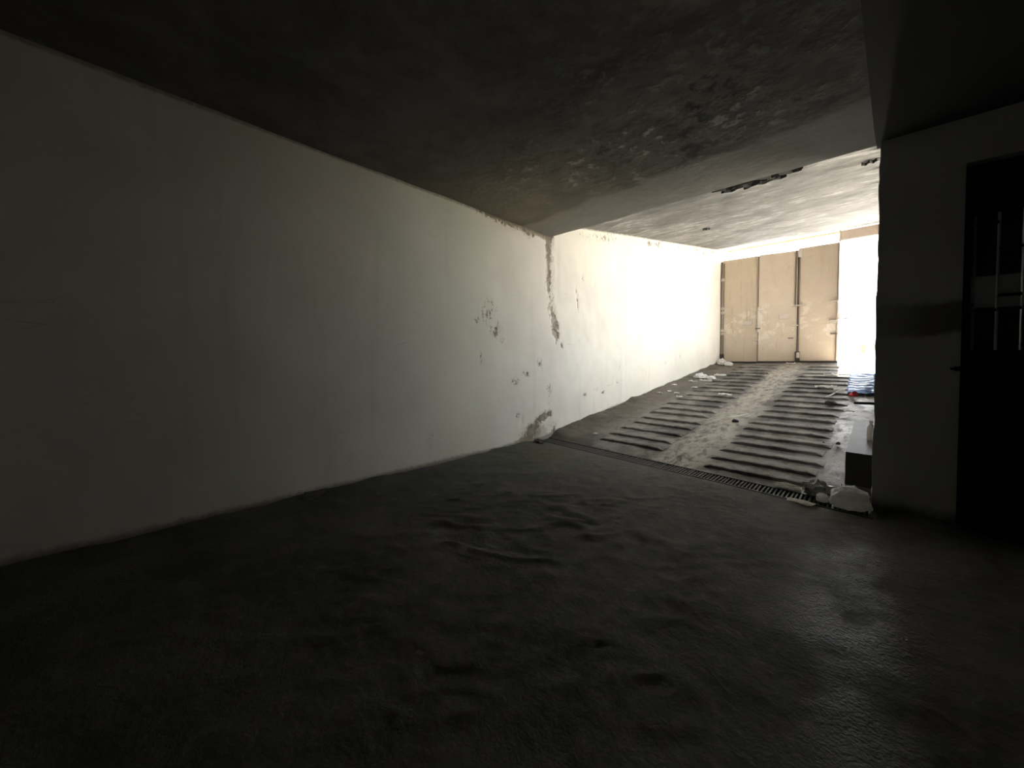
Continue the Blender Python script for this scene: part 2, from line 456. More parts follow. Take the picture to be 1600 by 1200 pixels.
def f_wet(U, V): return np.clip(blob(U, V, -.06, 2.6, .26, 1.1) * 1.2, 0, 1) * sst(.3, .6, fbm(U * 3, V * 3, 15))
def f_moss(U, V): return np.clip(blob(U, V, -3.3, 3.9, .5, .6) * 1.4, 0, 1)
fx = cat_ar(ar(XL - .05, 1.2, .03), ar(1.2, 6.1, .15))
fy = cat_ar(ar(-9.2, -1, .15), ar(-1, 4.9, .03))
def floor_fn2(U, V):          # the last rows follow the slanting lip of the drain (or the foot of the front wall)
    lim = np.where(U < .04, DN0 + DNS * U, 4.62)
    V2 = np.minimum(V, lim)
    return floor_fn(U, V2)
struct('floor', sheet('floor', fx, fy, floor_fn2, False, {'dust': f_dust, 'wet': f_wet, 'moss': f_moss}), MAT_FLOOR)

# ------------------------------------------------------------------ RAMP
def ramp_fn(U, V):
    lim = DN0 + DNS * U + DW
    V2 = np.maximum(V, lim)
    z = np.maximum(0, RS * (V2 - RY0))
    z = np.minimum(z, .30 * (V2 - lim))
    h = (fbm(U * 2, V2 * 2, 21) - .5) * .016 + (fbm(U * 9, V2 * 9, 22, 3) - .5) * .008
    strip = sst(-2.0, -1.85, U) * sst(-1.45, -1.6, U)
    h = h + strip * (ridge(U * 4 + fbm(U * 2, V2 * 2, 23), V2 * 1.2, 24) - .3) * .022
    ed = U - XL
    h = h + (.10 * fbm(V2 * 3.1, U * 4, 25)) * np.exp(-(ed / .22) ** 2)
    h = h + .02 * fbm(U * 5, V2 * 5, 26) * sst(-3.0, -3.3, U)
    h = h * sst(0, .25, V2 - lim)
    return U, V2, z + h
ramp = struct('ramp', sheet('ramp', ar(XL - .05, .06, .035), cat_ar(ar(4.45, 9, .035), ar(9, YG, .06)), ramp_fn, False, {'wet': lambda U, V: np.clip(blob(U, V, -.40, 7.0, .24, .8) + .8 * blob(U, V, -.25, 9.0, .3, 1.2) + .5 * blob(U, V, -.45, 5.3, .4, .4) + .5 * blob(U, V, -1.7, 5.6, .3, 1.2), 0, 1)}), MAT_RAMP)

def rib_mesh(L, seed):
    """anti-slip tread: abrupt riser facing down the ramp, long back that runs out into the slope"""
    bm = bmesh.new(); rows = []
    n = 14; rnd = random.Random(seed)
    for i in range(n + 1):
        t = i / n; x = (t - .5) * L
        tap = min(1, t / .05 + .15, (1 - t) / .05 + .15)
        hh = (.036 + rnd.uniform(-.006, .005)) * tap; dy = rnd.uniform(-.008, .008)
        prof = [(-.012 + dy, -.03), (dy, hh * .85), (.022 + dy, hh), (.10, hh * .70), (.26, -.003), (.26, -.03)]
        rows.append([bm.verts.new((x, p[0], p[1])) for p in prof])
    k = len(rows[0])
    for a, b in zip(rows, rows[1:]):
        for j in range(k - 1): bm.faces.new([a[j], b[j], b[j + 1], a[j + 1]])
        bm.faces.new([a[k - 1], b[k - 1], b[0], a[0]])
    bm.faces.new(rows[0]); bm.faces.new(rows[-1][::-1])
    bmesh.ops.recalc_face_normals(bm, faces=bm.faces)
    return bm
RIBM = []
for s in range(5):
    me = bpy.data.meshes.new('rib'); b_ = rib_mesh(1.0, s); b_.to_mesh(me); b_.free(); me.materials.append(MAT_RAMP); RIBM.append(me)
LRIB = [5.08, 5.41, 5.79, 6.18, 6.53, 6.95, 7.34, 7.78, 8.23, 8.70, 9.20, 9.65, 10.06, 10.55, 11.05, 11.57, 12.10, 12.63, 13.2, 13.75]
RRIB = [4.77, 5.09, 5.42, 5.79, 6.14, 6.55, 6.92, 7.37, 7.81, 8.25, 8.69, 9.20, 9.67, 10.17, 10.68, 11.20, 11.70, 12.22, 12.9, 13.5]
for k, (rows, xc, L) in enumerate(((LRIB, -2.525, 1.02), (RRIB, -.96, 1.03))):
    for i, y in enumerate(rows):
        o = bpy.data.objects.new('rib', RIBM[(i * 2 + k) % 5]); COL.objects.link(o); o.parent = ramp
        xx = xc + (min(i, 9) * .012 if k else 0)
        o.location = (xx + random.uniform(-.03, .03), y, RS * (y - RY0) + .002)
        o.rotation_euler = (math.atan(RS), 0, R(-2.6 if i < 5 else -.8)); o.scale = (L * random.uniform(.96, 1.04), 1, random.uniform(.85, 1.1))

# ------------------------------------------------------------------ CEILINGS
def ceil_fn(U, V):
    return U, V, HC + (fbm(U * .7, V * .7, 111) - .5) * .03 + (fbm(U * 4, V * 4, 112, 3) - .5) * .012
def c_band(U, V): return sst(4.02, 4.12, V + (fbm(U * 2, V * 2, 113) - .5) * .3 + .05 * (U + 1))
def c_flaky(U, V):
    a = np.maximum(blob(U, V, -1.5, 3.3, .9, .8), .9 * blob(U, V, -2.5, 3.3, .7, .5)) + .35 * blob(U, V, -.4, 3.6, .5, .6) + .25 * sst(.6, .75, fbm(U * .7, V * .7, 115))
    return np.clip(a * sst(.30, .55, fbm(U * 1.8, V * 1.8, 114)) * 1.3, 0, 1)
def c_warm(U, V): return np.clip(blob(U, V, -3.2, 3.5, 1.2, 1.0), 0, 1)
ceil = struct('ceiling', sheet('ceiling', cat_ar(ar(-4.1, .6, .05), ar(.6, 6.1, .3)), cat_ar(ar(-9.2, 1, .2), ar(1, YB, .05)), ceil_fn, True,
              {'band': c_band, 'warm': c_warm, 'flaky': c_flaky}), MAT_CEIL)
bm = box((-4.1, YB - .18, HC + .02), (.25, YB, 3.75))
struct('trim_1', bm, MAT_RCEIL)
bm = bmesh.new(); rows = []
for (x, y) in ((-.015, YP + .12), (-.032, 4.1), (-.08, 2.6), (-.25, -3.0), (-.42, -9.15)):
    rows.append([bm.verts.new(p) for p in ((x, y, HC + .05), (x, y, HC - .20), (6.05, y, HC - .20), (6.05, y, HC + .05))])
for p, q in zip(rows, rows[1:]):
    for k in range(4): bm.faces.new([p[k], q[k], q[(k + 1) % 4], p[(k + 1) % 4]])
bm.faces.new(rows[0]); bm.faces.new(rows[-1][::-1]); bmesh.ops.recalc_face_normals(bm, faces=bm.faces)
struct('ceiling.002', bm, MAT_DROP)                      # lower slab over the side of the room right of the corner                          # end of the flat slab, stepping up to the rising one
def rc_fn(U, V):
    return U, V, cz(V) + (fbm(U * .9, V * .9, 121) - .5) * .05 + (fbm(U * 5, V * 3, 122, 3) - .5) * .018
struct('ramp_ceiling', sheet('ramp_ceiling', ar(-4.1, .3, .05), ar(YB - .1, CEND, .05), rc_fn, True), MAT_RCEIL)
rco = bpy.data.objects['ramp_ceiling']
def slab(): # concrete thickness above the rising ceiling
    bm = bmesh.new(); p = []
    for x in (-4.1, .3):
        for (y, z) in ((YB - .1, cz(YB - .1) + .06), (CEND, cz(CEND) + .06), (CEND, cz(CEND) + .35), (YB - .1, cz(YB - .1) + .35)):
            p.append(bm.verts.new((x, y, z)))
    for f in ((0, 1, 2, 3), (7, 6, 5, 4), (0, 4, 5, 1), (1, 5, 6, 2), (2, 6, 7, 3), (3, 7, 4, 0)): bm.faces.new([p[i] for i in f])
    return bm
struct('roof_slab', slab(), MAT_ROOM)
struct('upper_slab', box((-4.2, -9.4, HC + .06), (6.3, YB - .18, HC + .4)), MAT_ROOM)
# strips of black paint peeling off the rising ceiling just behind the slab edge
def flake_strip(pts, wd):
    bm = bmesh.new(); rows = []
    n = len(pts)
    for i, (x, y) in enumerate(pts):
        t = i / (n - 1); ww = wd * math.sin(math.pi * min(max(t, .04), .97)) ** .7 * (1 + .45 * mnoise.noise(Vector((i * .55, x * 3, wd * 40))))
        z = cz(y)
        rows.append([bm.verts.new((x, y - ww * .5, z - .012)), bm.verts.new((x, y, z - .045)), bm.verts.new((x, y + ww * .5, z - .015)), bm.verts.new((x, y, z - .004))])
    for a, b in zip(rows, rows[1:]):
        for j in range(4): bm.faces.new([a[j], b[j], b[(j + 1) % 4], a[(j + 1) % 4]])
    bm.faces.new(rows[0]); bm.faces.new(rows[-1][::-1])
    bmesh.ops.recalc_face_normals(bm, faces=bm.faces)
    return bm
for (x0, y0, x1, y1, wd) in ((-1.80, 5.60, -1.20, 5.72, .045), (-1.30, 5.70, -.68, 5.86, .085), (-1.60, 5.96, -1.05, 5.92, .05), (-1.15, 5.93, -.66, 5.80, .10),
                             (-1.66, 5.76, -.95, 5.84, .035), (-1.35, 6.02, -.85, 5.96, .03), (-.16, 6.50, .02, 6.44, .05), (-2.74, 8.84, -2.62, 8.92, .05)):
    n = 14
    pts = [(x0 + (x1 - x0) * i / n, y0 + (y1 - y0) * i / n + .035 * math.sin(i * 1.1 + x0 * 9) + random.uniform(-.015, .015)) for i in range(n + 1)]
    obj('paint_flake', flake_strip(pts, wd), MAT_FLAKE, rco)

# ------------------------------------------------------------------ FRONT WALL WITH DOORWAY, RAMP RIGHT WALL, REST OF THE ROOM
DX0, DX1, DZ = .465, 1.50, 2.735
def front_panel(name, x0, x1, z0, z1, ragged=False):
    bm = bmesh.new()
    nx, nz = max(2, int((x1 - x0) / .05)), max(2, int((z1 - z0) / .05))
    def P(i, k):
        x = x0 + (x1 - x0) * i / nx; z = z0 + (z1 - z0) * k / nz
        if ragged and i == 0: x += (mnoise.noise(Vector((0, 3, z * 3.1))) * .012 + mnoise.noise(Vector((0, 7, z * 11))) * .006)
        return x, z
    fr = [[bm.verts.new((*(lambda p: (p[0], YP + mnoise.noise(Vector((p[0] * 2, 0, p[1] * 2))) * .006, p[1]))(P(i, k)),)) for k in range(nz + 1)] for i in range(nx + 1)]
    bk = [[bm.verts.new((P(i, k)[0], YP + .20, P(i, k)[1])) for k in (0, nz)] if 0 < i < nx else [bm.verts.new((P(i, k)[0], YP + .20, P(i, k)[1])) for k in range(nz + 1)] for i in range(nx + 1)]
    for i in range(nx):
        for k in range(nz): bm.faces.new([fr[i][k], fr[i + 1][k], fr[i + 1][k + 1], fr[i][k + 1]])
    for k in range(nz):
        bm.faces.new([fr[0][k], fr[0][k + 1], bk[0][k + 1], bk[0][k]])
        bm.faces.new([fr[nx][k + 1], fr[nx][k], bk[nx][k], bk[nx][k + 1]])
    lo = lambda i: bk[i][0]; hi = lambda i: bk[i][-1]
    for i in range(nx):
        bm.faces.new([fr[i + 1][0], fr[i][0], lo(i), lo(i + 1)]); bm.faces.new([fr[i][nz], fr[i + 1][nz], hi(i + 1), hi(i)])
    return bm
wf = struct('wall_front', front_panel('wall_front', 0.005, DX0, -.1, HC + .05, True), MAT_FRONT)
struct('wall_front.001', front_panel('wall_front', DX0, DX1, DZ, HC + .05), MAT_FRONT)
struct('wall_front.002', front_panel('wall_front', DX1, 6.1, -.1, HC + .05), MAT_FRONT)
# the right side of the ramp: solid at both ends, open above a parapet in between
OY0, OY1, OSILL = 5.25, 13.2, 1.0
struct('wall_right', box((.03, YP + .18, -.1), (.26, OY0, 5.25)), MAT_CONC)
struct('wall_right.002', box((.03, OY1, -.1), (.26, 14.8, 5.3)), MAT_CONC)
def parapet():
    bm = bmesh.new(); p = []
    for x in (.03, .26):
        for (y, z) in ((OY0, -.1), (OY1, -.1), (OY1, rz(OY1) + OSILL), (OY0, rz(OY0) + OSILL)): p.append(bm.verts.new((x, y, z)))
    for f in ((3, 2, 1, 0), (4, 5, 6, 7), (0, 1, 5, 4), (1, 2, 6, 5), (2, 3, 7, 6), (3, 0, 4, 7)): bm.faces.new([p[i] for i in f])
    return bm
struct('wall_right.003', parapet(), MAT_CONC)
for k in range(7):                                        # deep unseen fins added to cut grazing light on the left wall
    y = OY0 + .75 + 1.08 * k
    struct('light_fin', box((.03, y - .11, rz(y)), (.55, y + .11, cz(y) + .1), .01), MAT_CONC)
struct('yard', box((.26, 4.92, .2), (30, YG - .15, rz(YG) - .1)), MAT_YARD)
struct('wall_right.001', box((6.0, -9.2, -.1), (6.2, YP + .1, HC + .1)), MAT_ROOM)
struct('wall_back', box((XL - .2, -9.3, -.1), (6.2, -9.1, HC + .1)), MAT_ROOM)
# passage behind the door
struct('wall_passage', box((.20, 4.76, 1.70), (2.42, 4.9, 1.95)), MAT_PASS)
struct('wall_passage.003', box((.20, 4.755, 1.95), (2.42, 4.9, 2.9)), MAT_ROOM)
struct('wall_passage.001', box((.20, 4.75, -.1), (2.42, 4.9, 1.70)), MAT_DADO)
struct('wall_passage.002', box((2.4, YP + .03, -.1), (2.5, 4.9, 2.9)), MAT_DADO)
struct('ceiling.001', box((.2, YP + .03, 2.8), (2.5, 4.9, 2.9)), MAT_DADO)
struct('floor.001', box((.20, YP + .03, -.12), (2.5, 4.9, -.03)), MAT_DADO)

# ------------------------------------------------------------------ SECURITY DOOR
d = thing('security_door', 'dark blue metal security door with barred upper half in the right wall', 'door', (DX0, YP + .06, 0))
W = DX1 - DX0
bm = bmesh.new()
bx(bm, (.005, 0, .01), (.045, .06, DZ - .01), .004); bx(bm, (W - .045, 0, .01), (W - .005, .06, DZ - .01), .004)
bx(bm, (.045, 0, DZ - .06), (W - .045, .06, DZ - .01), .004)
obj('door_frame', bm, MAT_DOOR, d)
obj('top_panel', box((.045, .012, 2.36), (W - .045, .045, DZ - .06), .004), MAT_DOOR, d)
bm = bmesh.new(); bx(bm, (.045, .012, .03), (W - .045, .045, 1.36), .004)
bx(bm, (.12, .002, .15), (W / 2 - .03, .014, 1.24), .004); bx(bm, (W / 2 + .03, .002, .15), (W - .12, .014, 1.24), .004)
obj('lower_panel', bm, MAT_DOOR, d)
for i in range(8):
    x = .062 + .1105 * i
    obj('grille_bar', tube(bmesh.new(), (x, .03, 1.355), (x, .03, 2.37), .0085, 10), MAT_BAR, d)
for i, zz in ((-1, 2.03), (-1, 1.70), (0, 1.655), (0, 2.29), (1, 1.66), (1, 2.10), (1, 1.76), (2, 1.40), (2, 2.10), (3, 1.66), (4, 2.03), (5, 1.7)):
    x0 = .045 if i < 0 else .062 + .1105 * i
    x1 = .062 + .1105 * (i + 1)
    obj('cross_bar', box((x0, .020, zz - .011), (x1, .040, zz + .011), .003), MAT_DOOR, d)
bm = bmesh.new(); bx(bm, (-.03, -.075, 1.205), (.10, -.06, 1.24), .003); tube(bm, (-.05, -.072, 1.222), (.11, -.072, 1.222), .009)
bx(bm, (.02, -.066, 1.19), (.05, .012, 1.255), .003)
obj('slide_bolt', bm, MAT_DARKSTEEL, d)

# ------------------------------------------------------------------ DRAIN
ang = math.atan(DNS)
def drain_y(x): return DN0 + DNS * x
dr = thing('drain_grate', 'long dark iron slotted drain grate crossing the floor at the foot of the ramp', 'drain', (0, DN0, 0))
bm = bmesh.new()
def dbar(bm, ya, yb, z0, z1, xa=XL, xb=.02):
    p = []
    for x in (xa, xb):
        for (yy, zz) in ((ya, z0), (yb, z0), (yb, z1), (ya, z1)): p.append(bm.verts.new((x, DNS * x + yy, zz)))
    for f in ((3, 2, 1, 0), (4, 5, 6, 7), (0, 1, 5, 4), (1, 2, 6, 5), (2, 3, 7, 6), (3, 0, 4, 7)): bm.faces.new([p[i] for i in f])
dbar(bm, 0, .022, -.05, .006); dbar(bm, DW - .022, DW, -.05, .008)
obj('grate_frame', bm, MAT_DRAIN, dr)
sl = bpy.data.meshes.new('slat'); b_ = box((-.0085, .02, -.022), (.0085, DW - .02, .003), .0025); b_.to_mesh(sl); b_.free(); sl.materials.append(MAT_DRAIN)
x = XL + .03
while x < 0:
    o = bpy.data.objects.new('slat', sl); COL.objects.link(o); o.parent = dr
    o.location = (x, DNS * x, random.uniform(-.002, .002)); o.rotation_euler = (0, 0, random.uniform(-.02, .02))
    x += .0335
bm = bmesh.new(); dbar(bm, -.01, DW + .01, -.24, -.20); dbar(bm, -.03, -.001, -.24, -.012); dbar(bm, DW + .001, DW + .03, -.24, -.012)
struct('trim_2', bm, MAT_PIT).location = (0, DN0, 0)
struct('foundation', box((-4.2, -9.4, -.6), (6.3, 15.2, -.26)), MAT_PIT)
struct('wall_left.001', box((-4.25, -9.4, -.3), (-3.90, 14.6, 5.3)), MAT_ROOM)

# ------------------------------------------------------------------ KERB BLOCK AND THINGS ON THE RIGHT OF THE RAMP
def lumpy_box(lo, hi, cuts, amp, seed):
    bm = box(lo, hi)
    bmesh.ops.subdivide_edges(bm, edges=bm.edges[:], cuts=cuts, use_grid_fill=True)
    for v in bm.verts: v.co += mnoise.noise_vector(v.co * 6 + Vector((seed, 0, 0))) * amp
    return bm
tag(obj('concrete_step', lumpy_box((-.19, 5.02, 0.0), (.018, 7.7, .365), 10, .006, 3), MAT_BLOCK), 'dark concrete step block against the right side of the ramp', 'step')
bm = bmesh.new(); tube(bm, (-.235, 8.66, .545), (.03, 8.70, .55), .024, 12)
tag(obj('pipe', bm, MAT_PIPE), 'short black pipe lying crosswise at the right edge of the ramp', 'pipe')

def crumple(name, label, cat, loc, size, mat, seed, rot=0, amp=.35, sub=3, squash=1.0, freq=2.6, group=None, smooth=False):
    bm = bmesh.new(); bmesh.ops.create_icosphere(bm, subdivisions=sub, radius=1)
    for v in bm.verts:
        n = v.co.normalized(); q = n * freq + Vector((seed * 3.1, seed * 1.7, seed))
        k = 1 + amp * (mnoise.noise(q) + .6 * abs(mnoise.noise(q * 2.1)) - .45 * abs(mnoise.noise(q * 4.3)))
        v.co = n * k
        if v.co.z < -.55: v.co.z = -.55 + (v.co.z + .55) * .1
    zmin = min(v.co.z for v in bm.verts)
    for v in bm.verts: v.co = Vector((v.co.x * size[0], v.co.y * size[1], (v.co.z - zmin) * size[2] * squash))
    o = obj(name, bm, mat, None, smooth); o.location = loc; o.rotation_euler = (0, 0, rot)
    return tag(o, label, cat, group)
def scrap(name, label, loc, size, seed, rot=0, amp=.3, mat=None, cat='litter', group=None, tilt=True, n=5):
    """crumpled sheet of paper with thickness"""
    bm = bmesh.new(); g = []; rnd = random.Random(seed)
    L, Wd = size
    for i in range(n + 1):
        row = []
        for j in range(n + 1):
            u, v = i / n - .5, j / n - .5
            h = amp * L * (abs(mnoise.noise(Vector((u * 3.1 + seed, v * 3.3, seed * .7)))) + .25 * rnd.random())
            row.append(bm.verts.new((u * L * (1 + rnd.uniform(-.12, .12)), v * Wd * (1 + rnd.uniform(-.12, .12)), h)))
        g.append(row)
    for i in range(n):
        for j in range(n): bm.faces.new([g[i][j], g[i + 1][j], g[i + 1][j + 1], g[i][j + 1]])
    r = bmesh.ops.extrude_face_region(bm, geom=bm.faces[:])
    for v in [e for e in r['geom'] if isinstance(e, bmesh.types.BMVert)]: v.co.z += .0025
    bmesh.ops.recalc_face_normals(bm, faces=bm.faces)
    o = obj(name, bm, mat or MAT_PAPER); o.location = loc
    o.rotation_euler = (math.atan(RS) if (tilt and loc[1] > 4.7) else 0, 0, rot)
    return tag(o, label, cat, group)
def onramp(x, y, dz=.012): return (x, y, rz(y) + dz)

# heap of rubbish at the right end of the drain
bag = crumple('plastic_bag', 'large tied white plastic bag at the foot of the wall corner beside the drain', 'bag', (-.125, 4.33, .012), (.132, .10, .115), MAT_BAG, 5, .15, .28, 4, 1, 2.2, smooth=True)
bm = bmesh.new(); 
for k in range(7):
    a = k * 2 * math.pi / 7; tube(bm, (0, 0, 0), (.030 * math.cos(a), .022 * math.sin(a), .035 + .01 * (k % 3)), .010, 6, .004)
kn = obj('knot', bm, MAT_BAG, bag); kn.location = (-.05, .02, .135)
crumple('clear_bag', 'crumpled grey clear plastic bag with bright creases on the end of the drain', 'bag', (-.36, 4.53, .01), (.105, .075, .085), MAT_FOIL, 9, .3, .5, 3, 1, 3.4)
crumple('crumpled_paper', 'long white crumpled paper on the drain left of the clear plastic bag', 'litter', (-.60, 4.59, .01), (.115, .042, .030), MAT_PAPER, 11, -.10, .4, 3, 1, 3.2)
crumple('paper_ball', 'small round pale paper ball in front of the clear plastic bag', 'litter', (-.315, 4.375, .008), (.047, .045, .048), MAT_BAG, 13, 0, .14, 3)
scrap('paper_sheet', 'flat folded white paper sheet on the floor in front of the drain', (-.45, 4.20, .012), (.19, .10), 3, -.2, .10)
scrap('paper_scrap', 'tiny white paper scrap on the drain, left end of the rubbish heap', (-.70, 4.60, .012), (.06, .03), 4, .3, .3)
crumple('crumpled_paper', 'small white crumpled paper behind the large white bag', 'litter', (-.20, 4.63, .01), (.045, .045, .045), MAT_PAPER, 17, 0, .45, 3, 1, 3.0)

# litter along the left edge of the ramp
for lab, x, y, sz, sd, rt in (
    ('white paper scrap on the ramp nearest the drain by the left wall', -3.20, 5.27, (.07, .04), 21, .4),
    ('upright white paper scrap beside the left wall, third litter piece up the ramp', -3.45, 8.93, (.10, .05), 22, 1.3),
    ('pale paper scrap left of the upright white scrap on the ramp', -3.58, 8.65, (.14, .06), 23, .1),
    ('white paper scrap right of the upright white scrap on the ramp', -3.22, 8.78, (.12, .07), 24, .2),
    ('white paper scrap at the left tip of a ramp rib', -3.05, 8.40, (.15, .06), 25, 0),
    ('white paper tuft against the left wall halfway up the ramp', -3.66, 9.75, (.15, .10), 26, .5),
    ('white paper scrap just above the tuft by the left wall', -3.40, 10.35, (.20, .06), 27, .2),
    ('small square white scrap beside the ribs halfway up the ramp', -3.10, 9.55, (.14, .08), 28, .1),
    ('long thin white scrap below the crumpled heap near the left wall', -3.12, 10.45, (.28, .06), 29, .1),
    ('flat white paper lying on the left ribs near the centre strip', -2.27, 8.90, (.26, .10), 30, .05),
    ('pale paper scrap at the left tips of the upper ribs', -3.02, 11.35, (.30, .12), 31, .1),
    ('oblong white paper on the right ribs halfway up the ramp', -.72, 10.23, (.34, .16), 32, 0),
    ('white paper below the oblong one on the right ribs', -.50, 10.02, (.18, .12), 33, .2),
    ('small white scrap left of the black pipe end', -.29, 8.20, (.12, .09), 34, .3),
    ('white scrap at the foot of the gate middle', -1.82, 14.1, (.22, .10), 35, 0),
    ('small white scrap on the upper right ribs', -.75, 12.0, (.26, .08), 36, 0)):
    scrap('paper_scrap', lab, onramp(x, y, .018), sz, sd, rt, .3, None, 'litter', 'paper scraps on the ramp')
crumple('crumpled_paper', 'larger white crumpled paper heap on the ramp near the left wall', 'litter', onramp(-3.41, 10.98), (.14, .13, .09), MAT_PAPER, 41, 0, .5, 3, 1, 3)
crumple('crumpled_paper', 'smaller white crumpled paper right of the larger heap on the ramp', 'litter', onramp(-3.11, 10.88), (.10, .09, .06), MAT_PAPER, 43, 0, .5, 3, 1, 3)
crumple('crumpled_paper', 'pale crumpled rubbish in the corner of gate and left wall', 'litter', onramp(-3.64, 13.80), (.13, .14, .12), MAT_PAPER, 45, 0, .5, 3, 1, 3)
crumple('crumpled_paper', 'pale crumpled rubbish under the left hinge of the gate', 'litter', onramp(-3.36, 13.55), (.12, .11, .08), MAT_PAPER, 47, 0, .5, 3, 1, 3)
def band(name, label, pts, r, mat, cat):
    bm = bmesh.new(); 
    cu = bpy.data.curves.new(name, 'CURVE')
    prev = None; n = 8; rings = []
    for i, p in enumerate(pts):
        p = Vector(p); q = Vector(pts[min(i + 1, len(pts) - 1)]) - Vector(pts[max(i - 1, 0)]); qt = q.to_track_quat('Z', 'Y')
        rr = r * (1 if 0 < i < len(pts) - 1 else .5)
        rings.append([bm.verts.new(p + qt @ Vector((rr * math.cos(2 * math.pi * k / n), rr * math.sin(2 * math.pi * k / n) * .6, 0))) for k in range(n)])
    for a, b in zip(rings, rings[1:]):
        for k in range(n): bm.faces.new([a[k], a[(k + 1) % n], b[(k + 1) % n], b[k]])
    bm.faces.new(rings[0][::-1]); bm.faces.new(rings[-1])
    bpy.data.curves.remove(cu)
    return tag(obj(name, bm, mat, None, True), label, cat)
band('bent_strip', 'white curved plastic strip on the centre strip of the ramp', [onramp(-1.80 + .32 * t, 7.08 + .16 * t * t, .03 + .05 * t * t) for t in (0, .2, .4, .6, .8, 1)], .020, MAT_PAPER, 'litter')
band('bent_strip', 'white curled strip beside the painted blue sky sheen', [onramp(-.66 + .10 * t + .06 * t * t, 9.22 + .75 * t * t, .03) for t in (0, .25, .5, .75, 1)], .018, MAT_PAPER, 'litter')
crumple('stone', 'black lump beside the curved white strip on the centre strip', 'stone', onramp(-1.60, 6.86), (.05, .035, .03), MAT_FLAKE, 51, 0, .4, 2)
crumple('stone', 'dark lump on the right ribs below the white papers', 'stone', onramp(-.54, 8.60, .03), (.08, .05, .045), MAT_STONE, 53, 0, .5, 2)
crumple('stone', 'small dark pebble left of the concrete step', 'stone', onramp(-.31, 6.30), (.022, .02, .022), MAT_STONE, 55, 0, .4, 2)
crumple('stone', 'smaller dark pebble further left of the concrete step', 'stone', onramp(-.45, 6.26), (.016, .014, .016), MAT_STONE, 57, 0, .4, 2)
crumple('rubble', 'dark broken plaster lump against the foot of the left wall', 'rubble', (-3.75, 1.22, .0), (.06, .10, .04), MAT_STONE, 59, 0, .5, 3, 1, 2.4)
crumple('rubble', 'low dark rubble lump at the left end of the drain', 'rubble', (-3.70, 4.45, .0), (.08, .07, .04), MAT_STONE, 61, 0, .5, 3, 1, 2.4)
scrap('leaf', 'small pale dry leaf on the dark floor near the camera', (-1.40, .88, .02), (.035, .022), 62, .4, .2, MAT_DRY, 'leaf', None, False)
# red cup
bm = bmesh.new(); tube(bm, (0, 0, 0), (0, 0, .085), .034, 14, .048); tube(bm, (0, 0, .083), (0, 0, .092), .052, 14)
o = tag(obj('cup', bm, MAT_RED), 'small red plastic cup lying on the ramp in front of the painted blue sky sheen', 'cup')
o.location = onramp(-.30, 9.46, .05); o.rotation_euler = (R(70), R(10), R(40))
# rippled blue surface added to stand in for sky sheen on the ramp
def blue_sheen():
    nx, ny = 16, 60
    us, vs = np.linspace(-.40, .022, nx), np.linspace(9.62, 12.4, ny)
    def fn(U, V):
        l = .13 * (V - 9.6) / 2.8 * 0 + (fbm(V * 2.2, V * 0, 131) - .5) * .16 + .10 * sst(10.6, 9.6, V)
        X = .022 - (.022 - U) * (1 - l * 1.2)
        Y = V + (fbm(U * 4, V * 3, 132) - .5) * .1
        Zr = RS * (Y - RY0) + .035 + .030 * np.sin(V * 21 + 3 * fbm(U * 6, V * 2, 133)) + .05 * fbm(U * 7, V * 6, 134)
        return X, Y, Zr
    return sheet('sky_sheen', us, vs, fn)
o = tag(obj('sky_sheen', blue_sheen(), MAT_BLUE), 'rippled pale blue surface painted as sky sheen along the right edge of the upper ramp', 'painted sheen')
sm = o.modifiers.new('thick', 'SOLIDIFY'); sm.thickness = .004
# white bottle standing on the step
bm = bmesh.new()
prof = [(.0, 0), (.034, 0), (.036, .01), (.036, .13), (.030, .16), (.013, .185), (.013, .20)]
ring = []
for r_, z_ in prof[1:]:
    ring.append([bm.verts.new((r_ * math.cos(2 * math.pi * k / 14), r_ * math.sin(2 * math.pi * k / 14), z_)) for k in range(14)])
for a, b in zip(ring, ring[1:]):
    for k in range(14): bm.faces.new([a[k], a[(k + 1) % 14], b[(k + 1) % 14], b[k]])
bm.faces.new(ring[0][::-1]); bm.faces.new(ring[-1])
bo = tag(obj('bottle', bm, MAT_BAG, None, True), 'small white plastic bottle standing on the dark concrete step', 'bottle'); bo.location = (-.012, 5.9, .371)
cp = obj('cap', tube(bmesh.new(), (0, 0, .195), (0, 0, .222), .017, 12), MAT_PAPER, bo)

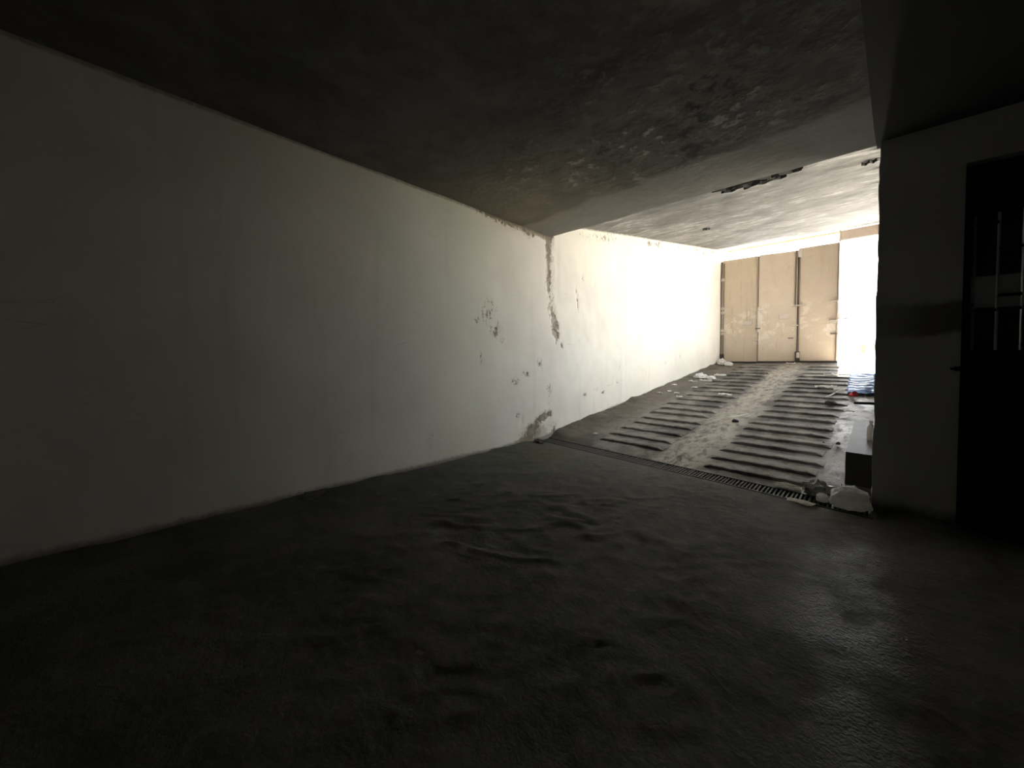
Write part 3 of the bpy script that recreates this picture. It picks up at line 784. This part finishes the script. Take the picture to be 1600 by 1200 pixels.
# ------------------------------------------------------------------ FOLDING GATE
gt = thing('folding_gate', 'tan folding metal gate of three tall stained leaves at the top of the ramp', 'gate', (XL, 14.25, 1.14))
GP = [(-3.775, 14.25), (-2.73, 14.33), (-1.735, 14.54), (-.765, 14.58)]
TOPS = [4.60, 4.62, 4.68, 4.70]
def leaf_mtx(a, b):
    t = math.atan2(b[1] - a[1], b[0] - a[0])
    return Matrix.Translation((a[0] - XL, a[1] - 14.25, -1.14)) @ Matrix.Rotation(t, 4, 'Z'), math.hypot(b[0] - a[0], b[1] - a[1])
def rod(bm, x, y, z0, z1, r=.018): tube(bm, (x, y, z0), (x, y, z1), r, 10)
for i in range(3):
    a, b = GP[i], GP[i + 1]
    mt, L = leaf_mtx(a, b)
    zb = rz((a[1] + b[1]) / 2) + .06
    zt0, zt1 = TOPS[i], TOPS[i + 1]
    bm = bmesh.new()
    # two sheets lapped at a seam, with a folded rim
    zs_ = 2.30 + .02 * i
    bx(bm, (.012, .004, zb), (L - .012, .030, zs_), .003)
    bx(bm, (.012, 0.010, zs_ - .03), (L - .012, .036, zt0), .003)
    bx(bm, (.010, -.006, zb), (.045, .040, zt0), .004); bx(bm, (L - .045, -.006, zb), (L - .010, .040, zt0), .004)
    bx(bm, (.045, -.004, zt0 - .05), (L - .045, .040, zt0), .004)
    bmesh.ops.transform(bm, matrix=mt, verts=bm.verts)
    lf = obj('gate_leaf', bm, MAT_GATE, gt)
    bm = box((.01, -.012, zb - .075), (L - .01, .045, zb), .004); bmesh.ops.transform(bm, matrix=mt, verts=bm.verts)
    obj('bottom_rail', bm, MAT_DARKSTEEL, lf)
    if i == 0:
        bm = box((-.06, .045, zb - .1), (.06, .060, zt0 - .02), .003)
        bmesh.ops.transform(bm, matrix=mt, verts=bm.verts); obj('seam_cover', bm, MAT_DARKSTEEL, lf)
    if i < 2:
        bm = box((L - .08, .045, zb - .1), (L + .10, .060, min(zt0, zt1)), .003)
        bmesh.ops.transform(bm, matrix=mt, verts=bm.verts); obj('seam_cover', bm, MAT_DARKSTEEL, lf)
    def sub(name, bm, mat):
        bmesh.ops.transform(bm, matrix=mt, verts=bm.verts); obj(name, bm, mat, lf)
    def clamp(x, z, wd=.15): return box((x - wd / 2, -.052, z - .018), (x + wd / 2, -.006, z + .018), .004)
    if i == 0:
        bm = bmesh.new(); rod(bm, .06, -.022, zb, zt0 - .1, .016); sub('rod', bm, MAT_ROD)
        bm = bmesh.new(); rod(bm, -.005, -.012, zb - .02, zt0 - .1, .020); sub('hinge_post', bm, MAT_ROD)
        for z in (2.98, 2.84, 2.24, 2.13, 3.95): sub('hinge', box((-.02, -.055, z - .045), (.075, -.008, z + .045), .006), MAT_CLAMP)
        sub('floor_bracket', box((-.03, -.07, zb - .05), (.09, -.01, zb + .25), .008), MAT_DARKSTEEL)
    # seam rod at the right edge of leaf 0 (lower) and the tall one of leaf 1
    if i == 0:
        bm = bmesh.new(); rod(bm, L, -.024, 2.15, 2.95, .026); sub('rod', bm, MAT_CLAMP)
        bm = bmesh.new(); rod(bm, L, -.020, 2.95, zt0 - .05, .015); sub('rod', bm, MAT_ROD)
        bm = bmesh.new(); rod(bm, L, -.020, zb, 1.75, .014); sub('rod', bm, MAT_ROD)
        sub('rod_clamp', clamp(L, 2.83, .26), MAT_CLAMP); sub('rod_clamp', clamp(L, 2.26, .14), MAT_ROD); sub('rod_clamp', clamp(L - .08, 1.90, .18), MAT_CLAMP)
        sub('lock_plate', box((L - .40, -.02, 2.38), (L - .16, .008, 2.52), .006), MAT_CLAMP)
        sub('lock_plate', box((L - .30, -.016, 2.56), (L - .22, .008, 2.90), .006), MAT_GATE)
    if i == 1:
        bm = bmesh.new(); rod(bm, L + .03, -.030, zb + .05, zt1 - .25, .022); sub('rod', bm, MAT_ROD)
        bm = bmesh.new(); rod(bm, L - .05, -.020, 2.90, zt1 - .05, .014); sub('rod', bm, MAT_ROD)
        sub('roller_bracket', box((L - .015, -.075, zt1 - .28), (L + .085, -.004, zt1 - .05), .012), MAT_CLAMP)
        sub('roller_bracket', box((L - .05, -.085, zb - .02), (L + .07, -.004, zb + .30), .012), MAT_DARKSTEEL)
        sub('roller', box((L - .02, -.105, zb + .10), (L + .06, -.08, zb + .27), .012), MAT_CLAMP)
        sub('rod_clamp', clamp(L - .04, 2.93, .22), MAT_CLAMP); sub('rod_clamp', clamp(L - .12, 2.32, .28), MAT_CLAMP); sub('rod_clamp', clamp(L - .16, 1.93, .14), MAT_ROD)
        sub('lock_plate', box((L - .46, -.02, 2.54), (L - .20, .008, 2.66), .006), MAT_CLAMP)
    if i == 2:
        bm = bmesh.new(); rod(bm, L - .03, -.022, 3.0, zt1 - .03, .015); sub('rod', bm, MAT_ROD)
        bm = bmesh.new(); rod(bm, L - .03, -.022, 2.0, 3.0, .026); sub('rod', bm, MAT_CLAMP)
        bm = bmesh.new(); rod(bm, L - .05, -.020, zb, 2.0, .016); sub('rod', bm, MAT_ROD)
        sub('rod_clamp', clamp(L - .08, 2.98, .2), MAT_CLAMP); sub('rod_clamp', clamp(L - .12, 2.42, .2), MAT_CLAMP); sub('rod_clamp', clamp(.12, 2.92, .18), MAT_CLAMP); sub('rod_clamp', clamp(L - .1, 2.02, .16), MAT_ROD)
        bm = bmesh.new(); bx(bm, (L + .0, -.02, 2.44), (L + .34, .0, 2.475), .003); bx(bm, (L - .01, -.02, 2.44), (L + .012, .0, 2.64), .003)
        sub('latch_bar', bm, MAT_ROD)
# header over the opening and end trim of the ceiling
bm = bmesh.new(); bx(bm, (-.76, 14.50, 4.70), (.03, 14.58, 4.98), .004); bx(bm, (-.79, 14.48, 4.66), (-.755, 14.60, 5.0), .004)
struct('trim_3', bm, MAT_HEADER)
bm = bmesh.new(); bx(bm, (-3.82, CEND - .03, cz(CEND) - .05), (.03, CEND + .06, cz(CEND) + .30), .004)
struct('trim_4', bm, MAT_OCHRE)

# ------------------------------------------------------------------ STREET OUTSIDE
struct('pavement', box((-30, YG - .15, .9), (30, 40, rz(YG))), MAT_PAVE)
b = thing('boundary_wall', 'low pale boundary wall across the bright street beyond the gate opening', 'wall', (0, 27, rz(YG)))
obj('masonry', box((-26, 0, 0), (26, .3, .9)), MAT_FACADE, b)
obj('coping', box((-26.05, -.05, .9), (26.05, .35, .98), .01), MAT_FACADE, b)
tb = thing('signboard', 'blurred teal board in the bright street beyond the gate opening', 'sign', (-.255, 21.0, rz(YG)))
o = obj('board', box((-.13, -.02, 2.62), (.13, .02, 3.0), .01), MAT_TEAL, tb)
obj('post', tube(bmesh.new(), (0, .03, 0), (0, .03, 3.05), .02), MAT_FACADE, tb)
bm = bmesh.new(); tube(bm, (0, 0, 0), (0, 0, .30), .14, 16, .17)
tag(obj('bucket', bm, MAT_ORANGE), 'small orange object in the bright street beyond the gate opening', 'bucket').location = (-.32, 20.0, rz(YG) + .318)
bm = lumpy_box((-.35, -.25, 0), (.35, .25, .30), 2, .01, 8)
tag(obj('plinth', bm, MAT_FACADE), 'pale low block under the orange object beyond the gate', 'block').location = (-.32, 20.0, rz(YG))
